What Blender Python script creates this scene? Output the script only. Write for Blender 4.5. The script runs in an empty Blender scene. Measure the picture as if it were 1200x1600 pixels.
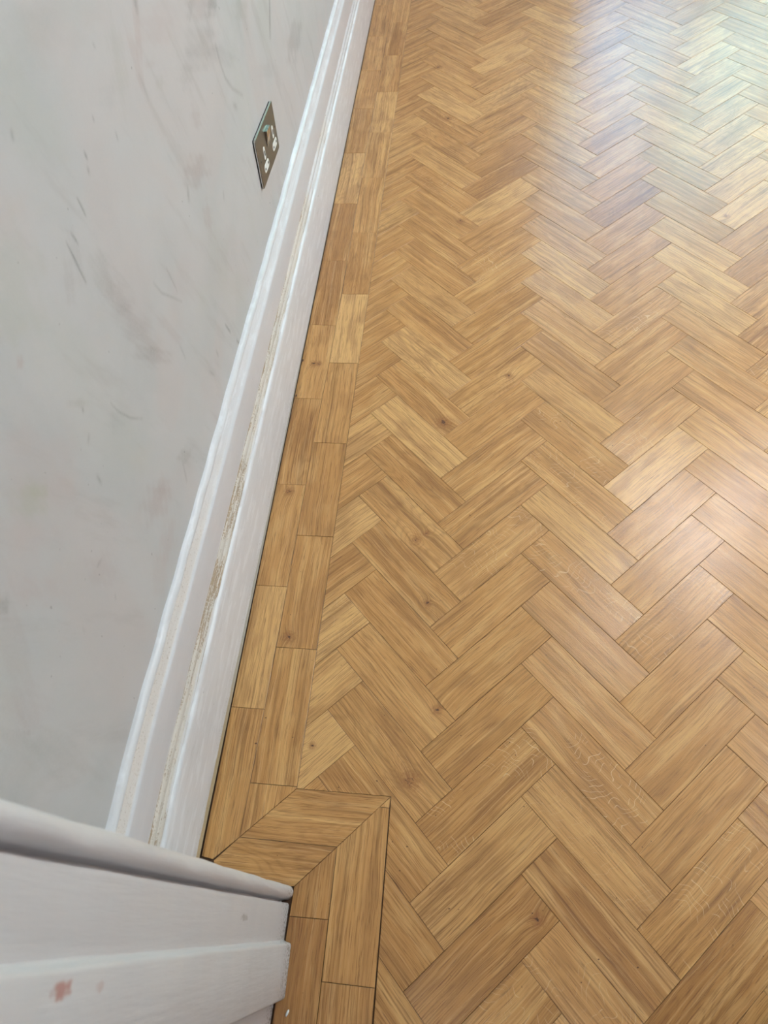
import bpy, bmesh, math, random
import numpy as np
from mathutils import Matrix, Vector

# ------------------------------------------------------------------ camera, world, lights, exposure
SC = bpy.context.scene
SC.view_settings.view_transform = 'Standard'
SC.view_settings.look = 'None'
SC.view_settings.gamma = 1.0
SC.view_settings.use_curve_mapping = False
SC.view_settings.exposure = 0.15

CAM_H = 1.14955
cd = bpy.data.cameras.new('camera')
cam = bpy.data.objects.new('camera', cd)
SC.collection.objects.link(cam)
R = Matrix(((0.99452501, -0.04611071, 0.09377528),
            (0.08812807, 0.85232595, -0.51553266),
            (-0.05615553, 0.52097436, 0.85172312)))
cam.matrix_world = Matrix.Translation((0, 0, CAM_H)) @ R.to_4x4()
cd.sensor_fit = 'VERTICAL'
cd.sensor_height = 36.0
cd.sensor_width = 27.0
cd.lens = 36.0 * 1062.52 / 1600.0
cd.clip_start = 0.01
cd.dof.use_dof = True
cd.dof.focus_distance = 1.35
cd.dof.aperture_fstop = 9.0
SC.camera = cam

# daylight outside: pale sky with a sunlit green garden low down on the right
W = bpy.data.worlds.new('sky'); SC.world = W; W.use_nodes = True
wn = W.node_tree; wn.nodes.clear()
wo = wn.nodes.new('ShaderNodeOutputWorld'); wb = wn.nodes.new('ShaderNodeBackground')
wt = wn.nodes.new('ShaderNodeTexCoord'); wsx = wn.nodes.new('ShaderNodeSeparateXYZ')
wn.links.new(wt.outputs['Generated'], wsx.inputs[0])
def wmath(op, a, b=None, c=None, clamp=False):
    m = wn.nodes.new('ShaderNodeMath'); m.operation = op; m.use_clamp = clamp
    for i, v in enumerate((a, b, c)):
        if v is None: continue
        if isinstance(v, (int, float)): m.inputs[i].default_value = v
        else: wn.links.new(v, m.inputs[i])
    return m.outputs[0]
wnoise = wn.nodes.new('ShaderNodeTexNoise'); wnoise.inputs['Scale'].default_value = 9.0
wnoise.inputs['Detail'].default_value = 4.0
wn.links.new(wt.outputs['Generated'], wnoise.inputs['Vector'])
# tree line: its elevation rises towards the right
line = wmath('MULTIPLY_ADD', wsx.outputs['X'], 1.35, 0.06)
line = wmath('MULTIPLY_ADD', wnoise.outputs['Fac'], 0.14, line)
line = wmath('MINIMUM', line, 0.50)
green = wmath('MULTIPLY', wmath('SUBTRACT', line, wsx.outputs['Z']), 14.0, clamp=True)
wmx = wn.nodes.new('ShaderNodeMix'); wmx.data_type = 'RGBA'
wmx.inputs[6].default_value = (0.28, 0.58, 1.0, 1)
wmx.inputs[7].default_value = (0.42, 0.92, 0.86, 1)
wn.links.new(green, wmx.inputs[0])
wn.links.new(wmx.outputs[2], wb.inputs['Color'])
wb.inputs['Strength'].default_value = SKY_STRENGTH = 6.1
wn.links.new(wb.outputs[0], wo.inputs[0])

def link(o, parent=None):
    SC.collection.objects.link(o)
    if parent is not None: o.parent = parent
    return o

# room: x from the left wall, y away from the door wall, z up
WX, RX, FY, CH = -0.375, 3.25, 4.35, 2.5          # left wall, right wall, far wall, ceiling height
HALL = -1.5
WIN = (0.58, 2.55, 0.50, 2.36)                    # window opening in the far wall (x0, x1, z0, z1)

def area(name, loc, rot, sx, sy, power, color, portal=False):
    l = bpy.data.lights.new(name, 'AREA'); l.shape = 'RECTANGLE'; l.size = sx; l.size_y = sy
    l.energy = power; l.color = color
    if portal: l.cycles.is_portal = True
    o = bpy.data.objects.new(name, l); o.location = loc; o.rotation_euler = rot
    return link(o)
area('window_portal', ((WIN[0]+WIN[1])/2, FY+0.14, (WIN[2]+WIN[3])/2), (-math.pi/2, 0, 0),
     WIN[1]-WIN[0], WIN[3]-WIN[2], 1.0, (1, 1, 1), portal=True)
def bulb(name, loc, power, color, rad):
    l = bpy.data.lights.new(name, 'POINT'); l.energy = power; l.color = color; l.shadow_soft_size = rad
    o = bpy.data.objects.new(name, l); o.location = loc
    return link(o)
bulb('ceiling_lamp_and_fill', (1.46, 2.03, 2.32), 46.0, (0.92, 0.93, 1.0), 0.08)  # the ceiling lamp that glints in the floor
bulb('ceiling_lamp_and_fill', (2.75, 1.35, 2.32), 74.0, (0.90, 0.94, 1.0), 0.09)  # added fill light, placed where the floor does not mirror it into view
bulb('hall_fill_light', (0.25, -0.75, 2.25), 6.0, (0.95, 0.93, 1.0), 0.10)  # added ambient fill behind the camera; no hall lamp is known

# ------------------------------------------------------------------ node helper
class NT:
    def __init__(s, name):
        s.m = bpy.data.materials.new(name); s.m.use_nodes = True
        s.t = s.m.node_tree; s.t.nodes.clear()
        s.out = s.t.nodes.new('ShaderNodeOutputMaterial')
        s.b = s.t.nodes.new('ShaderNodeBsdfPrincipled')
        s.t.links.new(s.b.outputs[0], s.out.inputs[0])
    def set(s, sock, v):
        if v is None: return
        if hasattr(v, 'is_output') or isinstance(v, bpy.types.NodeSocket): s.t.links.new(v, sock)
        elif isinstance(v, (tuple, list)):
            v = tuple(v)
            n = len(sock.default_value)
            sock.default_value = (v + (1.0,))[:n] if len(v) < n else v[:n]
        else: sock.default_value = v
    def math(s, op, a, b=None, c=None, clamp=False):
        m = s.t.nodes.new('ShaderNodeMath'); m.operation = op; m.use_clamp = clamp
        for i, v in enumerate((a, b, c)): s.set(m.inputs[i], v)
        return m.outputs[0]
    def smooth(s, x, lo, hi, a=0.0, b=1.0):
        m = s.t.nodes.new('ShaderNodeMapRange'); m.interpolation_type = 'SMOOTHSTEP'
        for k, v in zip(('Value', 'From Min', 'From Max', 'To Min', 'To Max'), (x, lo, hi, a, b)): s.set(m.inputs[k], v)
        return m.outputs[0]
    def vec(s, x, y, z=0.0):
        m = s.t.nodes.new('ShaderNodeCombineXYZ')
        for i, v in enumerate((x, y, z)): s.set(m.inputs[i], v)
        return m.outputs[0]
    def xyz(s, v):
        m = s.t.nodes.new('ShaderNodeSeparateXYZ'); s.set(m.inputs[0], v); return m.outputs
    def noise(s, v, scale=1.0, detail=2.0, rough=0.5, dist=0.0):
        m = s.t.nodes.new('ShaderNodeTexNoise'); s.set(m.inputs['Vector'], v)
        m.inputs['Scale'].default_value = scale; m.inputs['Detail'].default_value = detail
        m.inputs['Roughness'].default_value = rough; m.inputs['Distortion'].default_value = dist
        return m.outputs['Fac']
    def mix(s, f, a, b, blend='MIX'):
        m = s.t.nodes.new('ShaderNodeMix'); m.data_type = 'RGBA'; m.blend_type = blend
        s.set(m.inputs[0], f); s.set(m.inputs[6], a); s.set(m.inputs[7], b)
        return m.outputs[2]
    def pos(s):
        return s.t.nodes.new('ShaderNodeTexCoord').outputs['Object']
    def uv(s):
        return s.t.nodes.new('ShaderNodeTexCoord').outputs['UV']
    def attr(s, n):
        m = s.t.nodes.new('ShaderNodeAttribute'); m.attribute_name = n; return m
    def bump(s, h, strength, dist, normal=None):
        m = s.t.nodes.new('ShaderNodeBump'); m.inputs['Strength'].default_value = strength
        m.inputs['Distance'].default_value = dist; s.set(m.inputs['Height'], h)
        if normal is not None: s.set(m.inputs['Normal'], normal)
        return m.outputs[0]
    def base(s, col=None, rough=None, metal=None, normal=None, spec=None):
        s.set(s.b.inputs['Base Color'], col); s.set(s.b.inputs['Roughness'], rough)
        s.set(s.b.inputs['Metallic'], metal); s.set(s.b.inputs['Normal'], normal)
        s.set(s.b.inputs['Specular IOR Level'], spec)
        return s.m

def srgb(r, g, b):
    return tuple(((c/255)/12.92 if c/255 <= 0.04045 else ((c/255+0.055)/1.055)**2.4) for c in (r, g, b)) + (1.0,)

# ------------------------------------------------------------------ materials
KNOTS = [(-0.099, 2.4088, 9), (-0.0592, 0.6371, 7), (-0.040, 0.652, 4), (-0.0298, 0.5062, 5), (-0.0031, 0.3132, 6), (-0.0413, 0.1974, 10),
         (0.1548, 0.0239, 7), (0.1206, 1.0661, 6), (-0.0187, 0.9272, 11), (-0.3247, 1.0873, 6), (-0.312, 1.0873, 5),
         (-0.3244, 0.7341, 7), (-0.2739, 0.4244, 7), (-0.0556, 2.1051, 8), (-0.0022, 1.6121, 7), (-0.205, 0.2394, 4),
         (0.6807, 1.6369, 5)]

def oak_material():
    n = NT('oiled_oak')
    uvx = n.xyz(n.uv()); U, V = uvx[0], uvx[1]
    a = n.attr('blk'); c = n.t.nodes.new('ShaderNodeSeparateColor'); n.set(c.inputs[0], a.outputs['Color'])
    tone, seed, char = c.outputs[0], c.outputs[1], c.outputs[2]
    Z = n.math('MULTIPLY', seed, 53.0)
    P = n.pos()
    # knots: distance to the nearest one
    px = n.xyz(P); P2 = n.vec(px[0], px[1], 0.0)
    kd = None
    for (kx, ky, kr) in KNOTS:
        m = n.t.nodes.new('ShaderNodeVectorMath'); m.operation = 'DISTANCE'
        n.set(m.inputs[0], P2); m.inputs[1].default_value = (kx, ky, 0)
        d = n.math('DIVIDE', m.outputs['Value'], kr*0.00092)
        kd = d if kd is None else n.math('MINIMUM', kd, d)
    kn = n.noise(P, 210.0, 3.0, 0.65)
    kdn = n.math('MULTIPLY_ADD', kn, 3.6, n.math('SUBTRACT', kd, 1.45))
    # flowing grain: the cross coordinate is warped slowly along the block
    w1 = n.noise(n.vec(n.math('MULTIPLY', U, 7.0), n.math('MULTIPLY', V, 16.0), Z), 1.0, 1.0)
    kwarp = n.math('MULTIPLY', n.math('EXPONENT', n.math('MULTIPLY', kd, -0.55)), 0.012)
    Vw = n.math('ADD', n.math('MULTIPLY_ADD', w1, 0.012, V), kwarp)
    fine = n.noise(n.vec(n.math('MULTIPLY', U, 24.0), n.math('MULTIPLY', Vw, 1000.0), Z), 1.0, 2.0, 0.6)
    mid = n.noise(n.vec(n.math('MULTIPLY', U, 4.5), n.math('MULTIPLY', Vw, 340.0), Z), 1.0, 3.0, 0.62)
    broad = n.noise(n.vec(n.math('MULTIPLY', U, 2.0), n.math('MULTIPLY', Vw, 75.0), n.math('ADD', Z, 3.0)), 1.0, 2.0, 0.55)
    patch = n.noise(n.vec(n.math('MULTIPLY', U, 10.0), n.math('MULTIPLY', V, 26.0), n.math('ADD', Z, 7.0)), 1.0, 2.0, 0.5)
    # cathedral figure: contour lines of a stretched noise
    fig = n.noise(n.vec(n.math('MULTIPLY', U, 5.0), n.math('MULTIPLY', Vw, 22.0), n.math('ADD', Z, 11.0)), 1.0, 1.0)
    fig = n.math('ADD', n.math('MULTIPLY', fig, 16.0), n.math('MULTIPLY', n.math('EXPONENT', n.math('MULTIPLY', kd, -0.35)), 6.0))
    rings = n.math('PINGPONG', fig, 0.5)
    rings = n.math('MULTIPLY', rings, 2.0)
    figmask = n.smooth(char, 0.35, 0.6)
    # colour
    light, midc, dark = OAK_LIGHT, OAK_MID, OAK_DARK
    col = n.mix(n.smooth(tone, 0.0, 0.5), dark, midc)
    col = n.mix(n.smooth(tone, 0.5, 1.0), col, light)
    dk = srgb(126, 84, 42)
    bs = n.math('MULTIPLY', n.smooth(broad, 0.50, 0.74), n.math('MULTIPLY_ADD', char, 0.40, 0.36))
    col = n.mix(bs, col, dk)
    ls = n.math('MULTIPLY', n.smooth(broad, 0.48, 0.30), 0.55)
    col = n.mix(ls, col, srgb(222, 176, 112))
    col = n.mix(n.math('MULTIPLY', n.smooth(patch, 0.50, 0.66), 0.42), col, srgb(156, 109, 60))
    col = n.mix(n.math('MULTIPLY', n.smooth(patch, 0.46, 0.30), 0.36), col, srgb(217, 171, 108))
    col = n.mix(n.math('MULTIPLY', n.math('MULTIPLY', n.smooth(rings, 0.40, 1.0), 0.24), figmask), col, dk)
    col = n.mix(n.math('MULTIPLY', n.smooth(mid, 0.50, 0.68), 0.50), col, dk)
    col = n.mix(n.math('MULTIPLY', n.smooth(mid, 0.46, 0.30), 0.40), col, srgb(222, 178, 120))
    pore = n.math('MULTIPLY', n.smooth(fine, 0.55, 0.65), 0.58)
    col = n.mix(pore, col, srgb(104, 64, 32))
    # medullary rays: pale curved flecks that cross the grain
    rn = n.noise(n.vec(n.math('MULTIPLY', U, 26.0), n.math('MULTIPLY', V, 30.0), n.math('ADD', Z, 19.0)), 1.0, 1.0, 0.4, 0.3)
    vc = n.math('SUBTRACT', n.math('MULTIPLY', n.math('ABSOLUTE', V), 13.0), n.math('MULTIPLY_ADD', seed, 0.6, 0.2))
    rt = n.math('ADD', n.math('MULTIPLY_ADD', U, 95.0, n.math('MULTIPLY', n.math('MULTIPLY', vc, vc), 5.0)), n.math('MULTIPLY', rn, 5.0))
    rl = n.math('PINGPONG', rt, 0.5)
    brk = n.noise(n.vec(n.math('MULTIPLY', U, 60.0), n.math('MULTIPLY', V, 60.0), Z), 1.0, 1.0)
    rl = n.math('MULTIPLY', n.smooth(rl, 0.435, 0.485), n.smooth(brk, 0.44, 0.56))
    rmask = n.math('MULTIPLY', n.smooth(n.noise(n.vec(n.math('MULTIPLY', U, 11.0), n.math('MULTIPLY', V, 13.0), n.math('ADD', Z, 23.0)), 1.0, 0.0), 0.40, 0.52), a.outputs['Alpha'])
    col = n.mix(n.math('MULTIPLY', n.math('MULTIPLY', rl, rmask), 0.62), col, srgb(236, 204, 158))
    # knots
    col = n.mix(n.math('MULTIPLY', n.smooth(kdn, 3.0, 0.8), 0.60), col, srgb(140, 88, 44))
    col = n.mix(n.math('MULTIPLY', n.smooth(kdn, 1.0, 0.25), 0.9), col, srgb(62, 36, 20))
    # scattered pin marks
    dots = n.noise(n.vec(n.math('MULTIPLY', px[0], 210.0), n.math('MULTIPLY', px[1], 210.0), Z), 1.0, 0.0)
    col = n.mix(n.math('MULTIPLY', n.smooth(dots, 0.87, 0.90), 0.8), col, srgb(70, 42, 22))
    # satin embossed surface
    emb = n.noise(n.vec(n.math('MULTIPLY', U, 260.0), n.math('MULTIPLY', Vw, 900.0), Z), 1.0, 2.0, 0.6)
    h = n.math('ADD', n.math('MULTIPLY', emb, 0.7), n.math('MULTIPLY', fine, -0.3))
    nor = n.bump(h, 0.85, 0.00040)
    big = n.noise(n.vec(n.math('MULTIPLY', px[0], 9.0), n.math('MULTIPLY', px[1], 9.0), Z), 1.0, 1.0)
    rough = n.math('MULTIPLY_ADD', emb, 0.14, n.math('MULTIPLY_ADD', big, 0.08, OAK_ROUGH))
    n.set(n.b.inputs['Coat Weight'], 0.85); n.set(n.b.inputs['Coat IOR'], 1.55)
    n.set(n.b.inputs['Coat Roughness'], n.math('MULTIPLY_ADD', emb, 0.10, 0.17)); n.set(n.b.inputs['Coat Normal'], nor)
    return n.base(col, 0.5, 0.0, nor, 0.2)

OAK_LIGHT, OAK_MID, OAK_DARK = srgb(220, 173, 110), srgb(196, 144, 82), srgb(162, 111, 56)
OAK_ROUGH = 0.19
M_OAK = oak_material()

def joint_material():
    n = NT('dark_joint')
    k = n.noise(n.pos(), 60.0, 2.0)
    return n.base(n.mix(k, srgb(58, 38, 24), srgb(92, 62, 38)), 0.85)
M_JOINT = joint_material()

def wall_material():
    n = NT('skimmed_plaster')
    P = n.pos(); p = n.xyz(P)
    a = n.attr('marks'); c = n.t.nodes.new('ShaderNodeSeparateColor'); n.set(c.inputs[0], a.outputs['Color'])
    big = n.noise(P, 4.5, 4.0, 0.55, 0.8)
    tint = n.noise(n.vec(p[0], n.math('ADD', p[1], 7.3), p[2]), 3.6, 3.0, 0.5, 1.0)
    grit = n.noise(P, 420.0, 2.0, 0.6)
    smear = n.noise(n.vec(p[0], n.math('MULTIPLY', n.math('ADD', p[1], n.math('MULTIPLY', p[2], 0.35)), 26.0), n.math('MULTIPLY', p[2], 6.0)), 1.0, 4.0, 0.6)
    col = n.mix(n.smooth(big, 0.35, 0.68), srgb(196, 194, 193), srgb(188, 188, 187))
    col = n.mix(n.math('MULTIPLY', n.smooth(tint, 0.50, 0.64), 0.40), col, srgb(196, 186, 183))
    col = n.mix(n.math('MULTIPLY', n.smooth(tint, 0.48, 0.34), 0.40), col, srgb(186, 188, 182))
    col = n.mix(n.math('MULTIPLY', n.smooth(smear, 0.54, 0.74), 0.20), col, srgb(150, 144, 138))
    spk = n.math('ADD', n.math('MULTIPLY', grit, 0.9), 0.45)
    col = n.mix(n.math('MULTIPLY', n.math('MULTIPLY', c.outputs[0], spk), 1.0, clamp=True), col, srgb(86, 80, 74))
    col = n.mix(n.math('MULTIPLY', c.outputs[1], 0.30), col, srgb(188, 158, 152))
    col = n.mix(n.math('MULTIPLY', c.outputs[2], 0.32), col, srgb(172, 176, 152))
    col = n.mix(n.math('MULTIPLY', grit, 0.10), col, srgb(150, 146, 140))
    sp = n.noise(P, 150.0, 0.0)
    col = n.mix(n.math('MULTIPLY', n.smooth(sp, 0.85, 0.88), 0.40), col, srgb(96, 90, 84))
    h = n.math('ADD', n.math('MULTIPLY', grit, 0.15), n.math('ADD', n.math('MULTIPLY', n.noise(P, 30.0, 3.0), 0.5), n.math('MULTIPLY', smear, 0.25)))
    return n.base(col, 0.62, 0.0, n.bump(h, 0.28, 0.0012), 0.35)
M_WALL = wall_material()

def plain_material(name, c1, c2, rough, scale=3.0, bump=0.0):
    n = NT(name); P = n.pos()
    k = n.noise(P, scale, 4.0)
    return n.base(n.mix(k, c1, c2), rough, 0.0, n.bump(n.noise(P, scale*14, 3.0), bump, 0.001) if bump else None)
M_ROOMWALL = plain_material('painted_plaster', srgb(208, 210, 213), srgb(200, 202, 205), 0.7, 3.0, 0.15)
M_CEIL = plain_material('ceiling_paint', srgb(236, 234, 230), srgb(228, 226, 222), 0.8)
M_FRAME = plain_material('white_window_paint', srgb(238, 238, 236), srgb(228, 228, 226), 0.35)

def skirting_material():
    n = NT('worn_white_gloss')
    uvx = n.xyz(n.uv()); Y, S = uvx[0], uvx[1]         # metres along the wall, height on the board
    P = n.pos()
    gr = n.noise(P, 330.0, 3.0, 0.65)
    lo = n.noise(n.vec(n.math('MULTIPLY', Y, 7.0), n.math('MULTIPLY', S, 30.0), 0.0), 1.0, 3.0)
    brush = n.noise(n.vec(n.math('MULTIPLY', Y, 12.0), n.math('MULTIPLY', S, 420.0), 1.0), 1.0, 3.0, 0.6)
    col = n.mix(lo, srgb(226, 225, 227), srgb(214, 213, 216))
    patchy = n.noise(n.vec(n.math('MULTIPLY', Y, 14.0), n.math('MULTIPLY', S, 55.0), 21.0), 1.0, 4.0, 0.65)
    col = n.mix(n.math('MULTIPLY', n.smooth(patchy, 0.50, 0.62), 0.55), col, srgb(238, 239, 243))
    col = n.mix(n.math('MULTIPLY', n.smooth(patchy, 0.42, 0.30), 0.40), col, srgb(196, 192, 192))
    # upper flat coloured greyer: contrast with the light-catching edges put into the colour
    flat = n.math('MULTIPLY', n.smooth(S, 0.212, 0.218), n.smooth(S, 0.284, 0.276))
    col = n.mix(n.math('MULTIPLY', flat, 0.8), col, srgb(206, 204, 207))
    fresh = n.smooth(n.noise(n.vec(n.math('MULTIPLY', Y, 3.0), n.math('MULTIPLY', S, 60.0), 4.0), 1.0, 2.0), 0.45, 0.6)
    up = n.math('MULTIPLY', n.smooth(S, 0.280, 0.284), n.smooth(S, 0.302, 0.298))
    cream = n.math('MULTIPLY', up, n.smooth(n.math('MULTIPLY_ADD', lo, 0.5, Y), 0.95, 0.55))
    col = n.mix(n.math('MULTIPLY', cream, 0.75), col, srgb(219, 209, 200))
    col = n.mix(n.math('MULTIPLY', n.math('MULTIPLY', cream, n.smooth(gr, 0.58, 0.66)), 0.5), col, srgb(165, 148, 128))
    # worn bead: paint rubbed back to brown undercoat and wood
    band = n.math('MULTIPLY', n.smooth(S, 0.169, 0.174), n.smooth(S, 0.2135, 0.209))
    ramp = n.t.nodes.new('ShaderNodeValToRGB'); n.set(ramp.inputs[0], n.math('DIVIDE', Y, 2.0))
    cr = ramp.color_ramp; cr.interpolation = 'EASE'
    pts = [(0.03, .62), (0.08, .50), (0.125, .46), (0.16, .55), (0.175, .95), (0.225, 1.0), (0.245, .45), (0.275, .88), (0.325, .82),
           (0.345, .30), (0.38, .62), (0.50, .60), (0.60, .32), (0.68, .48), (0.74, .10), (0.85, .26), (0.95, .05)]
    while len(cr.elements) < len(pts): cr.elements.new(0.5)
    for e, (q, v) in zip(cr.elements, pts): e.position = q; e.color = (v, v, v, 1)
    level = n.t.nodes.new('ShaderNodeSeparateColor'); n.set(level.inputs[0], ramp.outputs[0]); level = level.outputs[0]
    base_band = n.math('MULTIPLY', band, n.smooth(n.math('MULTIPLY_ADD', lo, 0.3, level), 0.25, 0.5))
    col = n.mix(n.math('MULTIPLY', base_band, 0.85), col, srgb(212, 203, 191))
    str_ = n.noise(n.vec(n.math('MULTIPLY', Y, 22.0), n.math('MULTIPLY', S, 330.0), 2.0), 1.0, 3.0, 0.7)
    wearv = n.math('ADD', n.math('MULTIPLY', str_, 0.9), n.math('MULTIPLY', gr, 0.55))
    edge = n.math('ADD', n.smooth(S, 0.179, 0.174), n.smooth(S, 0.204, 0.209))
    wearv = n.math('ADD', wearv, n.math('MULTIPLY', edge, 0.10))
    thr = n.math('MULTIPLY_ADD', level, -0.26, 0.93)
    wear = n.math('MULTIPLY', band, n.smooth(n.math('SUBTRACT', wearv, thr), 0.0, 0.07))
    col = n.mix(n.math('MULTIPLY', wear, 0.85), col, n.mix(lo, srgb(168, 142, 110), srgb(146, 124, 98)))
    # white caulking along the lower bead edge, with window light put into its colour
    lit_caulk = n.math('MULTIPLY', n.smooth(S, 0.189, 0.180), n.smooth(S, 0.166, 0.170))
    cz_ = n.smooth(n.noise(n.vec(n.math('MULTIPLY', Y, 9.0), n.math('MULTIPLY', S, 40.0), 14.0), 1.0, 2.0), 0.47, 0.52)
    col = n.mix(n.math('MULTIPLY', lit_caulk, cz_), col, srgb(238, 238, 240))
    # bare strip at the foot, wider towards the door, with a ragged painted edge
    rag = n.noise(n.vec(n.math('MULTIPLY', Y, 16.0), 0.0, 5.0), 1.0, 4.0, 0.6)
    wdt = n.smooth(Y, 1.3, 0.05, 0.0035, 0.0165)
    e0 = n.math('MULTIPLY_ADD', rag, 0.016, n.math('SUBTRACT', wdt, 0.0045))
    foot = n.math('MULTIPLY', n.smooth(n.math('SUBTRACT', S, e0), 0.001, -0.0005), 1.0)
    col = n.mix(foot, col, n.mix(n.smooth(n.math('MULTIPLY_ADD', rag, 0.3, Y), 0.35, 0.60), srgb(188, 168, 134), srgb(186, 182, 172)))
    filler = n.math('MULTIPLY', n.smooth(n.math('SUBTRACT', S, n.math('MULTIPLY', rag, 0.06)), 0.010, 0.0), 0.6)
    col = n.mix(n.math('MULTIPLY', filler, n.smooth(gr, 0.60, 0.66)), col, srgb(96, 88, 80))
    # black nicks
    nk = n.noise(n.vec(n.math('MULTIPLY', Y, 60.0), n.math('MULTIPLY', S, 150.0), 9.0), 1.0, 1.0)
    col = n.mix(n.math('MULTIPLY', n.smooth(nk, 0.80, 0.83), 0.7), col, srgb(90, 82, 76))
    h = n.math('ADD', n.math('MULTIPLY', brush, 1.1), n.math('ADD', n.math('MULTIPLY', lo, 1.2), n.math('MULTIPLY', gr, n.math('MULTIPLY_ADD', band, 1.0, 0.10))))
    h = n.math('ADD', h, n.math('MULTIPLY', foot, -1.6))
    rough = n.math('ADD', n.math('MULTIPLY', n.math('ADD', base_band, foot, clamp=True), 0.35), 0.30)
    return n.base(col, rough, 0.0, n.bump(h, 0.45, 0.0008))
M_SKIRT = skirting_material()

def jamb_material():
    n = NT('old_white_gloss')
    P = n.pos(); p = n.xyz(P)
    gr = n.noise(P, 300.0, 2.0)
    run = n.noise(n.vec(n.math('MULTIPLY', p[0], 120.0), n.math('MULTIPLY', p[1], 120.0), n.math('MULTIPLY', p[2], 9.0)), 1.0, 3.0, 0.6)
    lo = n.noise(P, 11.0, 3.0)
    col = n.mix(lo, srgb(212, 210, 211), srgb(202, 199, 200))
    # pink rub on the stop, grey scuff on the lining
    def spot(y, z, ry, rz, strength, colr, scale, col):
        d = n.math('ADD', n.math('POWER', n.math('DIVIDE', n.math('SUBTRACT', p[1], y), ry), 2.0), n.math('POWER', n.math('DIVIDE', n.math('SUBTRACT', p[2], z), rz), 2.0))
        d = n.math('ADD', d, n.math('MULTIPLY', n.noise(P, scale, 2.0), 2.0))
        return n.mix(n.math('MULTIPLY', n.smooth(d, 1.9, 1.0), strength), col, colr)
    col = spot(-0.0462, 0.7106, 0.006, 0.016, 0.75, srgb(168, 104, 92), 190.0, col)
    col = spot(-0.048, 0.660, 0.004, 0.008, 0.35, srgb(178, 130, 118), 190.0, col)
    col = spot(-0.008, 0.268, 0.0045, 0.020, 0.55, srgb(132, 124, 118), 120.0, col)
    # chipped, grubby arrises near the floor
    low = n.smooth(p[2], 0.10, 0.0)
    chip = n.math('MULTIPLY', n.smooth(n.math('MULTIPLY_ADD', low, 0.18, gr), 0.70, 0.75), low)
    col = n.mix(chip, col, srgb(120, 108, 94))
    h = n.math('ADD', n.math('MULTIPLY', run, 0.8), n.math('MULTIPLY_ADD', lo, 2.0, n.math('MULTIPLY', gr, 0.12)))
    return n.base(col, 0.34, 0.0, n.bump(h, 0.6, 0.0013))
M_JAMB = jamb_material()

def steel_material():
    n = NT('brushed_steel'); p = n.xyz(n.pos())
    st = n.noise(n.vec(0.0, n.math('MULTIPLY', p[1], 30.0), n.math('MULTIPLY', p[2], 2600.0)), 1.0, 2.0)
    return n.base(n.mix(st, srgb(112, 103, 96), srgb(134, 124, 116)), n.math('MULTIPLY_ADD', st, 0.15, 0.30), 1.0, n.bump(st, 0.1, 0.0002))
M_STEEL = steel_material()
M_CHROME = NT('polished_edge').base(srgb(206, 204, 202), 0.16, 1.0)
M_WHITE = plain_material('white_plastic', srgb(240, 240, 236), srgb(232, 232, 228), 0.3)
M_BLACK = plain_material('black_plastic', srgb(22, 20, 19), srgb(14, 13, 12), 0.5)
def glass_material():
    n = NT('window_glass')
    t = n.t; tr = t.nodes.new('ShaderNodeBsdfTransparent'); gl = t.nodes.new('ShaderNodeBsdfGlossy')
    gl.inputs['Roughness'].default_value = 0.02
    lw = t.nodes.new('ShaderNodeFresnel'); lw.inputs['IOR'].default_value = 1.45
    mx = t.nodes.new('ShaderNodeMixShader'); t.links.new(lw.outputs[0], mx.inputs[0])
    t.links.new(tr.outputs[0], mx.inputs[1]); t.links.new(gl.outputs[0], mx.inputs[2])
    t.links.new(mx.outputs[0], n.out.inputs[0]); t.nodes.remove(n.b)
    return n.m
M_GLASS = glass_material()

# ------------------------------------------------------------------ mesh helpers
def mesh_obj(name, verts, faces, mat, parent=None, smooth=False):
    me = bpy.data.meshes.new(name); me.from_pydata([tuple(v) for v in verts], [], faces); me.update()
    me.materials.append(mat)
    if smooth:
        me.polygons.foreach_set('use_smooth', [True]*len(me.polygons))
    return link(bpy.data.objects.new(name, me), parent)
def box_vf(x0, x1, y0, y1, z0, z1, base=0):
    v = [(x0,y0,z0),(x1,y0,z0),(x1,y1,z0),(x0,y1,z0),(x0,y0,z1),(x1,y0,z1),(x1,y1,z1),(x0,y1,z1)]
    f = [(0,3,2,1),(4,5,6,7),(0,1,5,4),(1,2,6,5),(2,3,7,6),(3,0,4,7)]
    return v, [tuple(i+base for i in q) for q in f]
def boxes(name, bl, mat, parent=None):
    V, F = [], []
    for b in bl:
        v, f = box_vf(*b, base=len(V)); V += v; F += f
    return mesh_obj(name, V, F, mat, parent)
def structure(o):
    o['kind'] = 'structure'; return o
def thing(o, label, cat, group=None):
    o['label'] = label; o['category'] = cat
    if group: o['group'] = group
    return o
def prism(name, poly, axis, a0, a1, mat, parent=None, smooth=False, xf=None):
    """extrude a closed 2-D outline along an axis ('z': poly is x,y)"""
    n = len(poly); V = [(x, y, a0) for x, y in poly] + [(x, y, a1) for x, y in poly]
    F = [(i, (i+1) % n, n+(i+1) % n, n+i) for i in range(n)] + [tuple(range(n))[::-1], tuple(range(n, 2*n))]
    if xf: V = [xf(v) for v in V]
    o = mesh_obj(name, V, F, mat, parent)
    me = o.data
    bm = bmesh.new(); bm.from_mesh(me); bmesh.ops.recalc_face_normals(bm, faces=bm.faces); bm.to_mesh(me); bm.free()
    if smooth:
        for i, p in enumerate(me.polygons): p.use_smooth = i < n
    return o

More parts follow.
